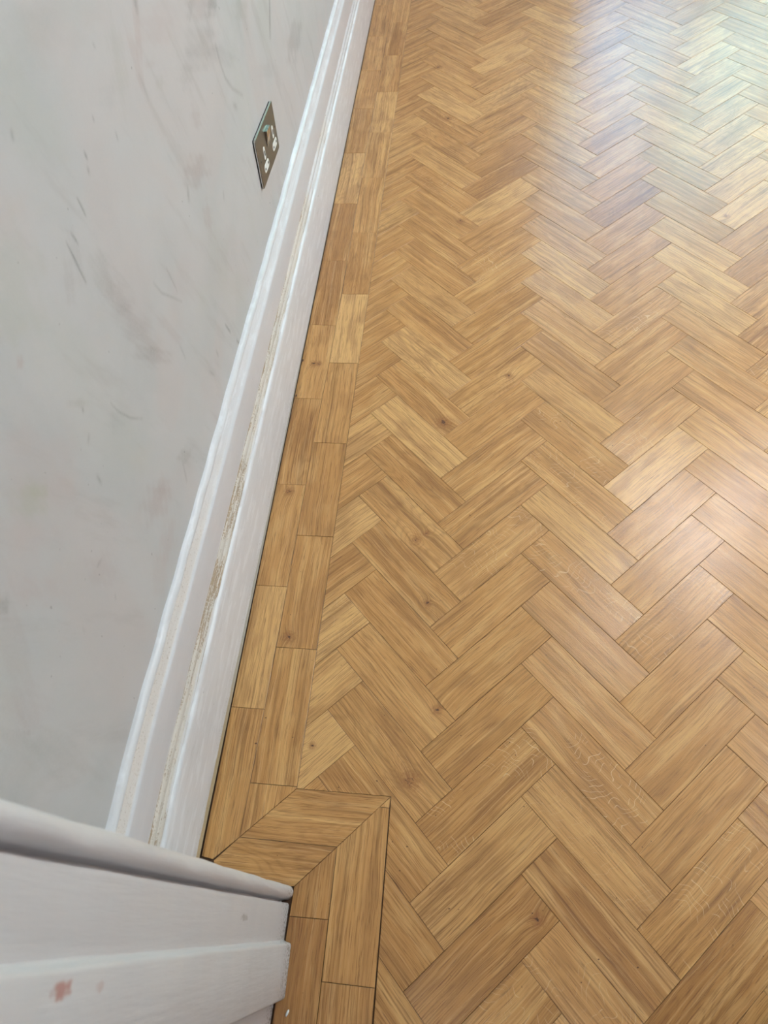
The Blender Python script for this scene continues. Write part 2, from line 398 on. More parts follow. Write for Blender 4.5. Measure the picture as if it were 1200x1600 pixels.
# ------------------------------------------------------------------ floor: herringbone of 9 x 3 inch oak blocks inside a two-strip border
SILL = -0.66                                     # the parquet carries on under the door into the hall
ANG = 0.7710986899414567
BW = 0.0762
U0, V0 = -0.001354921111318611*CAM_H, -0.03585740104471279*CAM_H
UD = (math.cos(ANG), math.sin(ANG)); VD = (math.sin(ANG), -math.cos(ANG))
XB0, XB1, XC, YC = -0.3535, -0.2205, -0.0690, 0.1715     # wall edge, outer edge, pier border edge, return edge

def clip(poly, a, b, c, tag):
    """keep a*x+b*y >= c ; poly = [(x, y, tag of edge to next)]"""
    out = []; n = len(poly)
    for i in range(n):
        p, q = poly[i], poly[(i+1) % n]
        dp = a*p[0]+b*p[1]-c; dq = a*q[0]+b*q[1]-c
        if dp >= 0: out.append(p if dq >= 0 else p)
        if dp >= 0 and dq < 0:
            t = dp/(dp-dq); out.append((p[0]+(q[0]-p[0])*t, p[1]+(q[1]-p[1])*t, tag))
        elif dp < 0 and dq >= 0:
            t = dp/(dp-dq); out.append((p[0]+(q[0]-p[0])*t, p[1]+(q[1]-p[1])*t, p[2]))
    # drop slivers
    res = []
    for k, p in enumerate(out):
        q = out[(k+1) % len(out)]
        if math.hypot(p[0]-q[0], p[1]-q[1]) > 1e-5: res.append(p)
    return res
def parea(p):
    return 0.5*sum(p[i][0]*p[(i+1) % len(p)][1]-p[(i+1) % len(p)][0]*p[i][1] for i in range(len(p)))
def inset(poly, dists):
    n = len(poly); L = []
    for i in range(n):
        p, q = poly[i], poly[(i+1) % n]
        dx, dy = q[0]-p[0], q[1]-p[1]; l = math.hypot(dx, dy)
        nx, ny = -dy/l, dx/l                       # inward for a counter-clockwise outline
        L.append((nx, ny, nx*p[0]+ny*p[1]+dists[i]))
    out = []
    for i in range(n):
        a, b = L[i-1], L[i]; det = a[0]*b[1]-a[1]*b[0]
        if abs(det) < 1e-6: out.append((poly[i][0]+b[0]*dists[i], poly[i][1]+b[1]*dists[i])); continue
        out.append(((a[2]*b[1]-b[2]*a[1])/det, (a[0]*b[2]-b[0]*a[2])/det))
    return out

class Blocks:
    def __init__(s): s.V, s.F, s.UV, s.A = [], [], [], []
    def add(s, poly, origin, ud, attr, rnd, gap=0.0003):
        if len(poly) < 3: return
        if parea(poly) < 0:
            pts = [(p[0], p[1]) for p in poly]; tags = [p[2] for p in poly]
            pts = pts[::-1]; tags = [tags[(len(tags)-2-i) % len(tags)] for i in range(len(tags))]
            poly = [(a[0], a[1], t) for a, t in zip(pts, tags)]
        if parea(poly) < 2e-6: return
        gp = [0.0 if p[2] == 'open' else gap for p in poly]
        g2 = [0.0 if p[2] == 'open' else gap+0.00045 for p in poly]
        o1, o2 = inset(poly, gp), inset(poly, g2)
        if parea([(a[0], a[1]) for a in o2]) < 1e-6: return
        cx = sum(p[0] for p in poly)/len(poly); cy = sum(p[1] for p in poly)/len(poly)
        tx, ty = rnd.gauss(0, 0.0016), rnd.gauss(0, 0.0016); dz = rnd.uniform(-0.00012, 0.0)
        z = lambda x, y, d: dz - d + (x-cx)*tx + (y-cy)*ty
        n = len(poly); b = len(s.V)
        s.V += [(x, y, z(x, y, 0.0)) for x, y in o2]
        s.V += [(x, y, z(x, y, 0.0003)) for x, y in o1]
        s.V += [(x, y, -0.004) for x, y in o1]
        fs = [tuple(range(b, b+n))]
        for i in range(n):
            j = (i+1) % n
            fs.append((b+n+i, b+n+j, b+j, b+i)); fs.append((b+2*n+i, b+2*n+j, b+n+j, b+n+i))
        s.F += fs; s.A += [attr]*len(fs)
        vd = (-ud[1], ud[0])
        for x, y, _ in s.V[b:]:
            dx, dy = x-origin[0], y-origin[1]
            s.UV.append((dx*ud[0]+dy*ud[1], dx*vd[0]+dy*vd[1]))
    def build(s, name, parent=None):
        o = mesh_obj(name, s.V, s.F, M_OAK, parent); me = o.data
        uvl = me.uv_layers.new(name='UVMap')
        vi = np.zeros(len(me.loops), dtype=np.int32); me.loops.foreach_get('vertex_index', vi)
        uvl.data.foreach_set('uv', np.array(s.UV, dtype=np.float32)[vi].ravel())
        at = me.attributes.new('blk', 'FLOAT_COLOR', 'FACE')
        at.data.foreach_set('color', np.array(s.A, dtype=np.float32).ravel())
        return o

# tone of individual blocks read off the floor: (direction, column, row) -> 0 dark .. 1 pale, and figure
TONES = {('u', 13, -13): (0.55, 0.3, 0.8), ('u', 12, -12): (0.5, 0.3, 0.3), ('u', 11, -11): (0.35, 0.2, 0), ('u', 10, -10): (0.42, 0.3, 0), ('u', 9, -9): (0.65, 0.5, 0), ('u', 8, -8): (0.45, 0.2, 0), ('u', 7, -7): (0.4, 0.3, 0), ('u', 6, -6): (0.4, 0.5, 0), ('u', 5, -5): (0.62, 0.2, 0.7), ('u', 4, -4): (0.5, 0.3, 0), ('u', 3, -3): (0.45, 0.3, 0), ('u', 2, -2): (0.4, 0.2, 0), ('u', 1, -1): (0.34, 0.2, 1), ('u', 0, 0): (0.68, 0.3, 0), ('u', -1, 1): (0.28, 0.2, 0), ('u', 16, -10): (0.5, 0.5, 0), ('u', 15, -9): (0.5, 0.3, 0), ('u', 14, -8): (0.6, 0.3, 0.7), ('u', 13, -7): (0.4, 0.2, 0), ('u', 12, -6): (0.5, 0.2, 0), ('u', 11, -5): (0.5, 0.2, 0.6), ('u', 10, -4): (0.88, 0.1, 0), ('u', 9, -3): (0.45, 0.3, 0.3), ('u', 8, -2): (0.58, 0.2, 0), ('u', 7, -1): (0.46, 0.2, 0.7), ('u', 6, 0): (0.4, 0.1, 0), ('u', 5, 1): (0.32, 0.2, 0), ('u', 4, 2): (0.36, 0.3, 0), ('u', 3, 3): (0.42, 0.3, 1), ('u', 2, 4): (0.2, 0.6, 0), ('u', 10, -16): (0.4, 0.3, 0), ('u', 9, -15): (0.5, 0.3, 0), ('u', 8, -14): (0.55, 0.3, 0), ('u', 7, -13): (0.4, 0.4, 0), ('u', 6, -12): (0.35, 0.3, 0), ('u', 5, -11): (0.4, 0.3, 0), ('u', 4, -10): (0.78, 0.3, 0), ('u', 3, -9): (0.5, 0.3, 0), ('u', 2, -8): (0.85, 0.3, 0), ('u', 1, -7): (0.5, 0.3, 0), ('u', 0, -6): (0.88, 0.3, 0.3), ('u', -1, -5): (0.75, 0.3, 0), ('u', -2, -4): (0.85, 0.3, 0), ('u', -3, -3): (0.5, 0.3, 0), ('v', 12, -15): (0.45, 0.3, 0), ('v', 11, -14): (0.7, 0.5, 0), ('v', 10, -13): (0.5, 0.3, 0), ('v', 9, -12): (0.85, 0.55, 0), ('v', 8, -11): (0.5, 0.3, 0), ('v', 7, -10): (0.85, 0.2, 0), ('v', 6, -9): (0.35, 0.6, 0), ('v', 5, -8): (0.6, 0.95, 0), ('v', 4, -7): (0.35, 0.5, 0), ('v', 3, -6): (0.4, 0.2, 0), ('v', 2, -5): (0.6, 0.4, 0), ('v', 1, -4): (0.6, 0.6, 0), ('v', 0, -3): (0.35, 0.2, 0), ('v', -1, -2): (0.33, 0.2, 0), ('v', -2, -1): (0.35, 0.3, 0), ('v', 15, -12): (0.85, 0.2, 0), ('v', 14, -11): (0.7, 0.4, 0.3), ('v', 13, -10): (0.6, 0.4, 0), ('v', 12, -9): (0.35, 0.3, 0), ('v', 11, -8): (0.7, 0.2, 0), ('v', 10, -7): (0.35, 0.3, 0.8), ('v', 9, -6): (0.6, 0.4, 0.5), ('v', 8, -5): (0.8, 0.3, 0), ('v', 7, -4): (0.42, 0.3, 0.8), ('v', 6, -3): (0.55, 0.2, 0), ('v', 5, -2): (0.5, 0.1, 0), ('v', 4, -1): (0.36, 0.3, 1), ('v', 3, 0): (0.65, 0.2, 0.3), ('v', 2, 1): (0.22, 0.4, 0), ('v', 1, 2): (0.5, 0.3, 0.6), ('v', 18, -9): (0.8, 0.3, 0), ('v', 17, -8): (0.8, 0.3, 0), ('v', 16, -7): (0.6, 0.2, 0), ('v', 15, -6): (0.45, 0.3, 0), ('v', 14, -5): (0.6, 0.2, 0), ('v', 13, -4): (0.7, 0.2, 0), ('v', 12, -3): (0.35, 0.2, 0), ('v', 11, -2): (0.6, 0.2, 0), ('v', 10, -1): (0.55, 0.2, 0), ('v', 9, 0): (0.5, 0.2, 0), ('v', 8, 1): (0.6, 0.4, 0)}
def lattice(a, b):
    return ((U0+a*BW)*UD[0]+(V0+b*BW)*VD[0], (U0+a*BW)*UD[1]+(V0+b*BW)*VD[1])

field = Blocks(); rnd = random.Random(7)
for s_ in range(-20, 90):
    for b0 in range(-70, 60):
        for kind in 'uv':
            if kind == 'u':
                a0 = s_
                if (a0+b0) % 6: continue
                c = [lattice(a0, b0), lattice(a0+3, b0), lattice(a0+3, b0+1), lattice(a0, b0+1)]; ud = UD
            else:
                a0 = s_
                if (a0+b0) % 6 != 3: continue
                c = [lattice(a0, b0), lattice(a0+1, b0), lattice(a0+1, b0+3), lattice(a0, b0+3)]; ud = VD
            if max(p[0] for p in c) < XB1 or min(p[0] for p in c) > RX: continue
            if max(p[1] for p in c) < SILL or min(p[1] for p in c) > FY: continue
            rb = random.Random(a0*7919+b0*104729+(1 if kind == 'u' else 0))
            t = min(0.95, max(0.26, rb.gauss(0.5, 0.20))); seed = rb.random(); ch = rb.random(); ray = rb.random() if rb.random() < 0.2 else 0.0
            if (kind, a0, b0) in TONES: t, ch, ray = TONES[(kind, a0, b0)]
            poly = [(p[0], p[1], 'edge') for p in c]
            poly = clip(poly, 1, 0, XB1, 'cut')
            if len(poly) >= 3: poly = clip(poly, -1, 0, -(RX-0.004), 'cut')
            if len(poly) >= 3: poly = clip(poly, 0, 1, SILL, 'cut')
            if len(poly) >= 3: poly = clip(poly, 0, -1, -(FY-0.004), 'cut')
            if len(poly) < 3: continue
            org = c[0]
            inside = [p for p in poly if p[0] < XC and p[1] < YC]
            crosses = min(p[0] for p in poly) < XC and min(p[1] for p in poly) < YC
            att = (t, seed, ch, ray)
            if not crosses:
                field.add(poly, org, ud, att, rb)
            elif max(p[1] for p in poly) <= YC or min(p[0] for p in poly) >= XC:
                field.add(clip(poly, 1, 0, XC, 'cut'), org, ud, att, rb)
            elif max(p[0] for p in poly) <= XC:
                field.add(clip(poly, 0, 1, YC, 'cut'), org, ud, att, rb)
            else:
                st = rb.getstate()
                up = clip(poly, 0, 1, YC, 'cut')
                # above the return line: open (no joint) where the block carries on below it
                lo = clip(clip(poly, 0, -1, -YC, 'open'), 1, 0, XC, 'cut') if len(poly) >= 3 else []
                if len(lo) >= 3 and abs(parea(lo)) > 3e-6:
                    # split the upper part at x = XC so that only its left half has a joint on the return line
                    ul = clip(up, -1, 0, -XC, 'open'); ur = clip(clip(poly, 0, 1, YC, 'open'), 1, 0, XC, 'open')
                    for q in (ul, ur, lo):
                        if len(q) >= 3:
                            rb.setstate(st); field.add(q, org, ud, att, random.Random(1))
                else:
                    field.add(up, org, ud, att, rb)
floor = structure(field.build('floor'))
boxes('subfloor', [(WX-0.1, RX, HALL, FY, -0.05, -0.0026)], M_JOINT, floor)

bord = Blocks(); rb = random.Random(21)
def seam(y): return float(np.interp(y, [0.09, 0.4, 0.86, 1.3, 1.8, 2.9, 4.4], [-0.2985, -0.2945, -0.2922, -0.2868, -0.2895, -0.2850, -0.285]))
def strip(pts, horizontal=False, tone=None, ch=None):
    poly = [(x, y, 'edge') for x, y in pts]
    t = rb.uniform(0.25, 0.85) if tone is None else tone
    c = rb.random()*0.7 if ch is None else ch
    bord.add(poly, (pts[0][0]+rb.random(), pts[0][1]), (1.0, -0.02) if horizontal else (0.0, 1.0), (t, rb.random(), c, 0.0), rb, 0.00036)
P0, P1, M1, M2, A0, B0 = (XC, YC), (XB1, YC), (-0.2988, 0.0943), (-0.1457, 0.0930), (-0.3525, 0.0418), (-0.2030, 0.0350)
inner = [0.2927, 0.522, 0.7515, 0.982, 1.2124, 1.4464, 1.685, 1.9255, 2.1637, 2.394, 2.624, 2.855, 3.085, 3.315, 3.546, 3.776, 4.006, 4.236, 4.346]
outer = [0.1742, 0.4037, 0.6338, 0.8614, 1.0913, 1.3227, 1.5608, 1.8027, 2.032, 2.262, 2.492, 2.722, 2.95, 3.18, 3.41, 3.64, 3.87, 4.10, 4.346]
itone = [.85, .55, .35, .60, .25, .22, .85, .32, .40, .60]; ichar = [.3, .2, .8, .2, .3, .2, .6, .3, .3, .3]
otone = [.42, .38, .35, .62, .95, .32, .60, .70, .85, .4]; ochar = [.2, .4, .4, .4, .2, .5, .3, .3, .2, .3]
strip([(XB0, inner[0]), (XB0+0.001, 0.0630), (-0.3340, 0.0605), M1, (seam(0.29), inner[0])], tone=.58, ch=.2)
for k, (a, b) in enumerate(zip(inner[:-1], inner[1:])):
    strip([(XB0, a), (seam(a), a), (seam(b), b), (XB0, b)], tone=itone[k] if k < len(itone) else None, ch=ichar[k] if k < len(ichar) else None)
strip([P1, (XB1-0.0005, outer[0]), (-0.2980, outer[0]), M1], tone=.55, ch=.2)
for k, (a, b) in enumerate(zip(outer[:-1], outer[1:])):
    strip([(seam(a), a), (XB1, a), (XB1, b), (seam(b), b)], tone=otone[k] if k < len(otone) else None, ch=ochar[k] if k < len(ochar) else None)
# return around the door frame, mitred
strip([P1, M1, M2, P0], True, .48, .5)
strip([M1, (-0.3325, 0.0590), (-0.3225, 0.0300), B0, M2], True, .42, .6)
strip([M2, B0, (-0.2043, -0.0035), (-0.1463, -0.0028)], tone=.36, ch=.3)
strip([(-0.2043, -0.0035), (-0.2100, -0.236), (-0.1468, -0.236), (-0.1463, -0.0028)], tone=.18, ch=.2)
strip([(-0.2100, -0.236), (-0.2100, -0.468), (-0.1472, -0.468), (-0.1468, -0.236)])
strip([(-0.2100, -0.468), (-0.2100, SILL), (-0.1472, SILL), (-0.1472, -0.468)])
strip([P0, (-0.0855, 0.1550), (XC-0.001, 0.1545)], tone=.55, ch=.2)
strip([(-0.0855, 0.1550), M2, (-0.1462, -0.0775), (-0.0705, -0.0782), (XC-0.001, 0.1545)], tone=.50, ch=.4)
strip([(-0.1462, -0.0775), (-0.1470, -0.3080), (-0.0715, -0.3080), (-0.0705, -0.0782)], tone=.38, ch=.3)
strip([(-0.1470, -0.3080), (-0.1472, SILL), (-0.0715, SILL), (-0.0715, -0.3080)])
border = bord.build('floor_border', floor)

# ------------------------------------------------------------------ left wall with its scuffs and trowel marks
STROKES = [([[0.5783, 0.7594], [0.5786, 0.7495], [0.5783, 0.7404]], 0.0014, 0.55), ([[0.5422, 0.7471], [0.5444, 0.7332]], 0.0012, 0.45), ([[0.5284, 0.7467], [0.5272, 0.7264], [0.5258, 0.702]], 0.0012, 0.5), ([[0.6253, 0.7778], [0.6249, 0.7715]], 0.0017, 0.55), ([[0.619, 0.7657], [0.6172, 0.7614]], 0.0024, 0.3), ([[0.5336, 0.8511], [0.5293, 0.8461]], 0.0021, 0.3), ([[0.859, 0.8193], [0.8524, 0.8065]], 0.005, 0.35), ([[1.4552, 0.5865], [1.4047, 0.5363]], 0.0045, 0.5), ([[0.4616, 0.5911], [0.4655, 0.5723], [0.4774, 0.5465], [0.4968, 0.5216]], 0.0013, 0.3), ([[1.0891, 0.6653], [1.089, 0.6435], [1.0964, 0.6153], [1.1184, 0.5891], [1.1624, 0.5557]], 0.003, 0.28), ([[0.8084, 0.3799], [0.8178, 0.3541]], 0.0024, 0.5), ([[0.8319, 0.3214], [0.8397, 0.3047]], 0.0026, 0.45), ([[0.6494, 0.5973], [0.6585, 0.5736], [0.6778, 0.5506], [0.6995, 0.5239]], 0.0017, 0.25), ([[0.6939, 0.5834], [0.6983, 0.5425]], 0.0016, 0.25), ([[0.4198, 0.6321], [0.418, 0.6293]], 0.0019, 0.4), ([[0.406, 0.6067], [0.3983, 0.6026]], 0.0023, 0.2), ([[0.3806, 0.5672], [0.3791, 0.556]], 0.0024, 0.3), ([[0.3114, 0.5061], [0.302, 0.5093]], 0.0018, 0.25), ([[0.701, 0.7547], [0.6992, 0.748]], 0.0017, 0.3), ([[0.725, 0.8298], [0.7257, 0.8272]], 0.0019, 0.3), ([[0.6676, 0.7892], [0.667, 0.7856]], 0.0014, 0.4), ([[0.9594, 0.5152], [0.9524, 0.5056]], 0.0029, 0.2), ([[0.8039, 0.7619], [0.8063, 0.7345]], 0.0025, 0.14), ([[0.6481, 0.4924], [0.6489, 0.4671]], 0.0021, 0.18), ([[0.8348, 0.6041], [0.8257, 0.5911]], 0.0043, 0.28), ([[0.2369, 0.497], [0.2323, 0.4905]], 0.0017, 0.1), ([[0.2933, 0.4535], [0.2903, 0.4494]], 0.0014, 0.2), ([[1.1055, 0.5701], [1.1183, 0.5592]], 0.0049, 0.25), ([[0.5272, 0.3837], [0.5159, 0.357]], 0.0021, 0.22), ([[0.7458, 0.3841], [0.7459, 0.3727]], 0.0027, 0.25), ([[0.7014, 0.3853], [0.7105, 0.3669]], 0.0021, 0.25)]
BLOBS = [(1.0645, 0.7285, 16.04, -20.19, -23.84, -59.27, 0.1, 0.5, 0), (1.1152, 0.7073, 27.14, -57.22, -32.64, -76.1, 0.32, 0, 0), (1.0301, 0.7401, 48.24, -131.86, -26.31, -57.94, 0.16, 0, 0), (1.0782, 0.6911, 68.64, -7.52, -16.64, -44.8, 0.16, 0, 0), (1.0289, 0.6908, 12.54, -15.78, -19.83, -43.79, 0.17, 0, 0), (1.1018, 0.6464, -3.25, -36.13, -39.94, -60.1, 0.12, 0, 0), (0.9743, 0.6933, 22.28, -28.38, -29.38, -62.08, 0.08, 0, 0), (1.2483, 0.6455, 21.0, -25.22, -25.03, -61.27, 0.12, 0, 0.3), (1.6001, 0.4451, 6.93, -25.96, -13.29, -28.03, 0.26, 0, 0), (1.3545, 0.5043, 12.09, -13.82, -35.64, -74.19, 0.08, 0.2, 0), (0.8824, 0.5965, 9.01, -33.16, -31.43, -44.33, 0.2, 0.4, 0), (0.9331, 0.6428, 63.81, -14.01, -34.76, -73.67, 0.1, 0.3, 0), (0.8721, 0.5327, 53.88, -26.25, -31.06, -48.56, 0.1, 0.5, 0), (0.939, 0.6943, 27.99, -35.74, -34.0, -69.58, 0.1, 0, 0), (0.8829, 0.7754, 17.22, -22.64, -25.5, -59.06, 0.04, 0.3, 0), (0.8068, 0.7761, 110.08, -20.42, -11.69, -31.56, 0.06, 0.5, 0), (0.8362, 0.7923, 87.37, -73.32, -10.65, -26.4, 0.05, 0.6, 0), (0.7628, 0.7936, 51.89, -33.94, -11.31, -27.2, 0.07, 0, 0.3), (0.7159, 0.7847, 31.47, -42.65, -39.96, -77.43, 0.06, 0, 0), (0.5609, 0.6818, 48.8, -19.01, -22.18, -34.65, 0.13, 0, 0.1), (0.5661, 0.6471, 63.66, 13.46, -18.72, -40.72, 0.14, 0.2, 0), (0.5725, 0.5936, 54.21, 14.37, -13.64, -28.28, 0.17, 0.2, 0), (0.5796, 0.5441, 7.49, -26.28, -68.66, -57.7, 0.19, 0.2, 0), (0.6401, 0.5292, 128.35, 45.78, -15.21, -30.9, 0.08, 0.3, 0), (0.533, 0.7278, 107.06, -50.87, -22.27, -36.7, 0.1, 0, 0), (0.5024, 0.7224, 77.76, -76.51, -34.84, -45.72, 0.1, 0.1, 0), (0.4378, 0.424, -1.04, -36.91, -38.23, -17.41, 0.13, 0.5, 0), (0.4651, 0.4201, 30.37, -39.37, -70.36, -46.7, 0.08, 0.4, 0), (0.4112, 0.3606, 11.08, -46.85, -34.96, -16.07, 0.03, 0.6, 0), (0.542, 0.3834, -23.93, -68.12, -74.8, -32.77, 0.18, 0, 0.1), (0.4201, 0.6397, 35.19, -48.48, -199.41, -169.7, 0.13, 0, 0.2), (0.3871, 0.7324, 132.6, -186.11, -148.89, -141.91, 0.08, 0.9, 0), (0.2971, 0.6503, 27.89, -39.26, -56.25, -35.74, 0.02, 0, 0.9), (0.3103, 0.648, 42.92, -59.67, -119.34, -77.99, 0.03, 0, 0.7), (0.3281, 0.6584, 9.88, -13.79, -19.96, -14.06, 0, 0.5, 0), (0.2522, 0.6387, 12.83, -18.06, -19.52, -10.47, 0, 0.45, 0), (0.2036, 0.6308, 68.84, -97.14, -120.08, -52.77, 0.25, 0, 0.1), (0.4511, 0.5708, 34.01, -45.73, -78.02, -63.16, 0.07, 0, 0.1), (0.1208, 0.5281, 102.82, -141.82, -425.46, -102.82, 0.12, 0.1, 0), (0.1787, 0.5974, 45.2, -35.23, -13.81, -7.32, 0.05, 0.25, 0), (0.1367, 0.5452, 46.28, -10.64, -22.91, -22.78, 0.05, 0.2, 0), (0.1139, 0.4659, -2.97, -11.37, -60.78, 0.03, 0.09, 0, 0.1), (0.0887, 0.5336, 10.72, -15.11, -30.62, -5.86, 0.07, 0, 0.1), (0.2382, 0.5817, 19.05, -26.51, -75.52, -34.76, 0, 0.45, 0), (0.3653, 0.3562, 30.39, -39.78, -40.9, -20.0, 0, 0.4, 0), (0.3041, 0.4973, -1.61, -38.14, -61.01, -18.15, 0.05, 0.3, 0), (0.9303, 0.7655, 15.95, -20.73, -15.1, -35.92, 0, 0.35, 0), (0.6039, 0.8887, 16.98, -23.91, -15.35, -34.72, 0.04, 0, 0.15), (0.4304, 0.7759, 17.01, -23.96, -13.99, -16.45, 0.02, 0, 0.5), (0.871, 0.4391, 3.32, -4.06, -10.85, -13.42, 0, 0.3, 0), (0.6878, 0.8674, 9.22, -12.71, -20.18, -47.93, 0.03, 0.1, 0.1), (1.3086, 0.5766, 5.43, -6.35, -7.29, -16.47, 0.04, 0, 0), (0.8524, 0.7294, 54.95, -71.43, -67.16, -134.92, 0.08, 0, 0.2), (0.8427, 0.7557, 43.84, -57.33, -112.97, -236.89, 0.05, 0.3, 0)]

def axis(segs):
    out = [segs[0][0]]
    for a, b, st in segs:
        n = max(1, int(round((b-a)/st))); out += [a+(b-a)*(i+1)/n for i in range(n)]
    return np.array(out)
ys = axis([(HALL, 0.0, 0.75), (0.0, 1.0, 0.002), (1.0, 2.2, 0.004), (2.2, 3.0, 0.01), (3.0, FY, 0.45)])
zs = axis([(0.0, 0.28, 0.14), (0.28, 0.95, 0.0022), (0.95, CH, 0.31)])
Yg, Zg = np.meshgrid(ys, zs, indexing='ij')
D = np.zeros_like(Yg); PK = np.zeros_like(Yg); GN = np.zeros_like(Yg)
for pts, hw, s in STROKES:
    best = np.full_like(Yg, 1e9); tt = np.zeros_like(Yg)
    for i in range(len(pts)-1):
        (y0, z0), (y1, z1) = pts[i], pts[i+1]; dy, dz = y1-y0, z1-z0; L2 = dy*dy+dz*dz
        t = np.clip(((Yg-y0)*dy+(Zg-z0)*dz)/L2, 0, 1)
        d = np.hypot(Yg-y0-t*dy, Zg-z0-t*dz)
        tt = np.where(d < best, (i+t)/(len(pts)-1), tt); best = np.minimum(best, d)
    hw = max(hw, 0.0014)
    D += 1.15*s*np.exp(-(best/hw)**2)*(0.55+0.45*np.sin(np.clip(tt, 0.03, 0.97)*math.pi))
for cy, cz, m00, m01, m10, m11, d, p, g in BLOBS:
    a = m00*(Yg-cy)+m01*(Zg-cz); b = m10*(Yg-cy)+m11*(Zg-cz)
    wob = 0.18*np.sin(a*5+cy*40)+0.18*np.sin(b*6+cz*50)+0.12*np.sin(a*11-b*9)
    r = np.sqrt(a*a+b*b)+wob
    q = 1/(1+np.exp(np.clip((r-0.95)*5.0, -30, 30)))
    D += d*q; PK += p*q; GN += g*q
nY, nZ = len(ys), len(zs)
verts = np.stack([np.full(Yg.size, WX), Yg.ravel(), Zg.ravel()], 1)
ii = (np.arange(nY-1)[:, None]*nZ+np.arange(nZ-1)[None, :]).ravel()
quads = np.stack([ii, ii+nZ, ii+nZ+1, ii+1], 1)
me = bpy.data.meshes.new('wall_left')
me.vertices.add(len(verts)); me.vertices.foreach_set('co', verts.astype(np.float32).ravel())
me.loops.add(quads.size); me.loops.foreach_set('vertex_index', quads.astype(np.int32).ravel())
me.polygons.add(len(quads)); me.polygons.foreach_set('loop_start', np.arange(0, quads.size, 4, dtype=np.int32))
me.update(calc_edges=True); me.validate()
at = me.attributes.new('marks', 'FLOAT_COLOR', 'POINT')
at.data.foreach_set('color', np.stack([D.ravel(), PK.ravel(), GN.ravel(), np.ones(D.size)], 1).astype(np.float32).ravel())
me.materials.append(M_WALL)
structure(link(bpy.data.objects.new('wall_left', me)))

# ------------------------------------------------------------------ the rest of the room
T = 0.14                                          # door wall thickness: its room face is at y = 0
DOX0, DOX1, DOZ = -0.24, 0.62, 2.06
structure(boxes('wall_front', [(WX, RX, FY, FY+0.12, 0, WIN[2]), (WX, RX, FY, FY+0.12, WIN[3], CH),
                               (WX, WIN[0], FY, FY+0.12, WIN[2], WIN[3]), (WIN[1], RX, FY, FY+0.12, WIN[2], WIN[3])], M_ROOMWALL))
structure(boxes('wall_right', [(RX, RX+0.1, HALL, FY, 0, CH)], M_ROOMWALL))
structure(boxes('wall_back', [(WX, DOX0, -T, 0.0, 0, CH), (DOX1, RX, -T, 0.0, 0, CH), (DOX0, DOX1, -T, 0.0, DOZ, CH)], M_ROOMWALL))
structure(boxes('wall_hall', [(WX, RX, HALL-0.1, HALL, 0, CH)], M_ROOMWALL))
structure(boxes('ceiling', [(WX, RX, HALL, FY, CH, CH+0.1)], M_CEIL))
wf = []
x0, x1, z0, z1 = WIN; yf0, yf1 = FY+0.03, FY+0.08
wf += [(x0, x1, yf0, yf1, z0, z0+0.06), (x0, x1, yf0, yf1, z1-0.06, z1), (x0, x0+0.06, yf0, yf1, z0, z1), (x1-0.06, x1, yf0, yf1, z0, z1)]
for k in (1, 2):
    xm = x0+(x1-x0)*k/3; wf.append((xm-0.04, xm+0.04, yf0, yf1, z0, z1))
wf.append((x0, x1, yf0+0.005, yf1-0.005, (z0+z1)/2-0.025, (z0+z1)/2+0.025))
window = structure(boxes('window_1', wf, M_FRAME))
boxes('window_pane', [(x0+0.05, x1-0.05, FY+0.053, FY+0.057, z0+0.05, z1-0.05)], M_GLASS, window)
boxes('window_sill', [(x0-0.05, x1+0.05, FY-0.09, FY+0.03, z0-0.03, z0)], M_FRAME, window)

# ------------------------------------------------------------------ skirting board on the left wall
prof = [(0.0203, 0.0015, 0), (0.0208, 0.02, 0), (0.0210, 0.10, 0), (0.0212, 0.160, 0), (0.0206, 0.1660, 0), (0.0190, 0.1690, 0),
        (0.0163, 0.1705, 0), (0.0158, 0.1725, 0), (0.0178, 0.1755, 0), (0.0186, 0.1800, 0), (0.0180, 0.1860, 0), (0.0166, 0.1895, 0),
        (0.0150, 0.1910, 0), (0.0160, 0.1930, 0), (0.0168, 0.1970, 0), (0.0165, 0.2020, 0), (0.0150, 0.2060, 0), (0.0128, 0.2085, 0), (0.0134, 0.2110, 0),
        (0.0150, 0.2125, 0), (0.0150, 0.2150, 0), (0.0150, 0.2450, 0), (0.0150, 0.2750, 0), (0.0142, 0.2790, 0),
        (0.0118, 0.2815, 0), (0.0100, 0.2850, 0), (0.0084, 0.2910, 0), (0.0066, 0.2960, 0), (0.0054, 0.2985, 0),
        (0.0076, 0.3005, 0), (0.0086, 0.3035, 0), (0.0082, 0.3070, 0), (0.0060, 0.3105, 0), (0.0030, 0.3130, 0), (-0.001, 0.3140, 0)]
def hs(y): return float(np.interp(y, [0.0, 0.07, 0.17, 0.5, 1.07, 2.15, 4.4], [0.992, 0.996, 1.018, 0.998, 0.976, 0.955, 0.95]))
sk_y = axis([(0.0, 1.6, 0.008), (1.6, FY, 0.03)])
V, F, UV = [], [], []
rn = random.Random(4); ph = [(rn.uniform(8, 70), rn.uniform(0, 6.28), rn.uniform(0.3, 1)) for _ in range(9)]
def wav(y, k): return sum(a*math.sin(f*y+p+k*1.7) for f, p, a in ph)/4.0
npf = len(prof)
for y in sk_y:
    for j, (px_, pz, _) in enumerate(prof):
        top = max(0.0, (pz-0.29)/0.024)
        amp = 0.00012+0.0009*top*(0.5 if pz > 0.313 else 1)
        wz = wav(y, 0)*0.0016*top + (wav(y, 5)*0.0005 if 0.168 < pz < 0.213 else 0)
        wx = wav(y, 2)*amp*0.5
        V.append((WX+px_+wx, y, pz*hs(y)+wz)); UV.append((y, pz))
for i in range(len(sk_y)-1):
    for j in range(npf-1):
        a = i*npf+j; F.append((a, a+npf, a+npf+1, a+1))
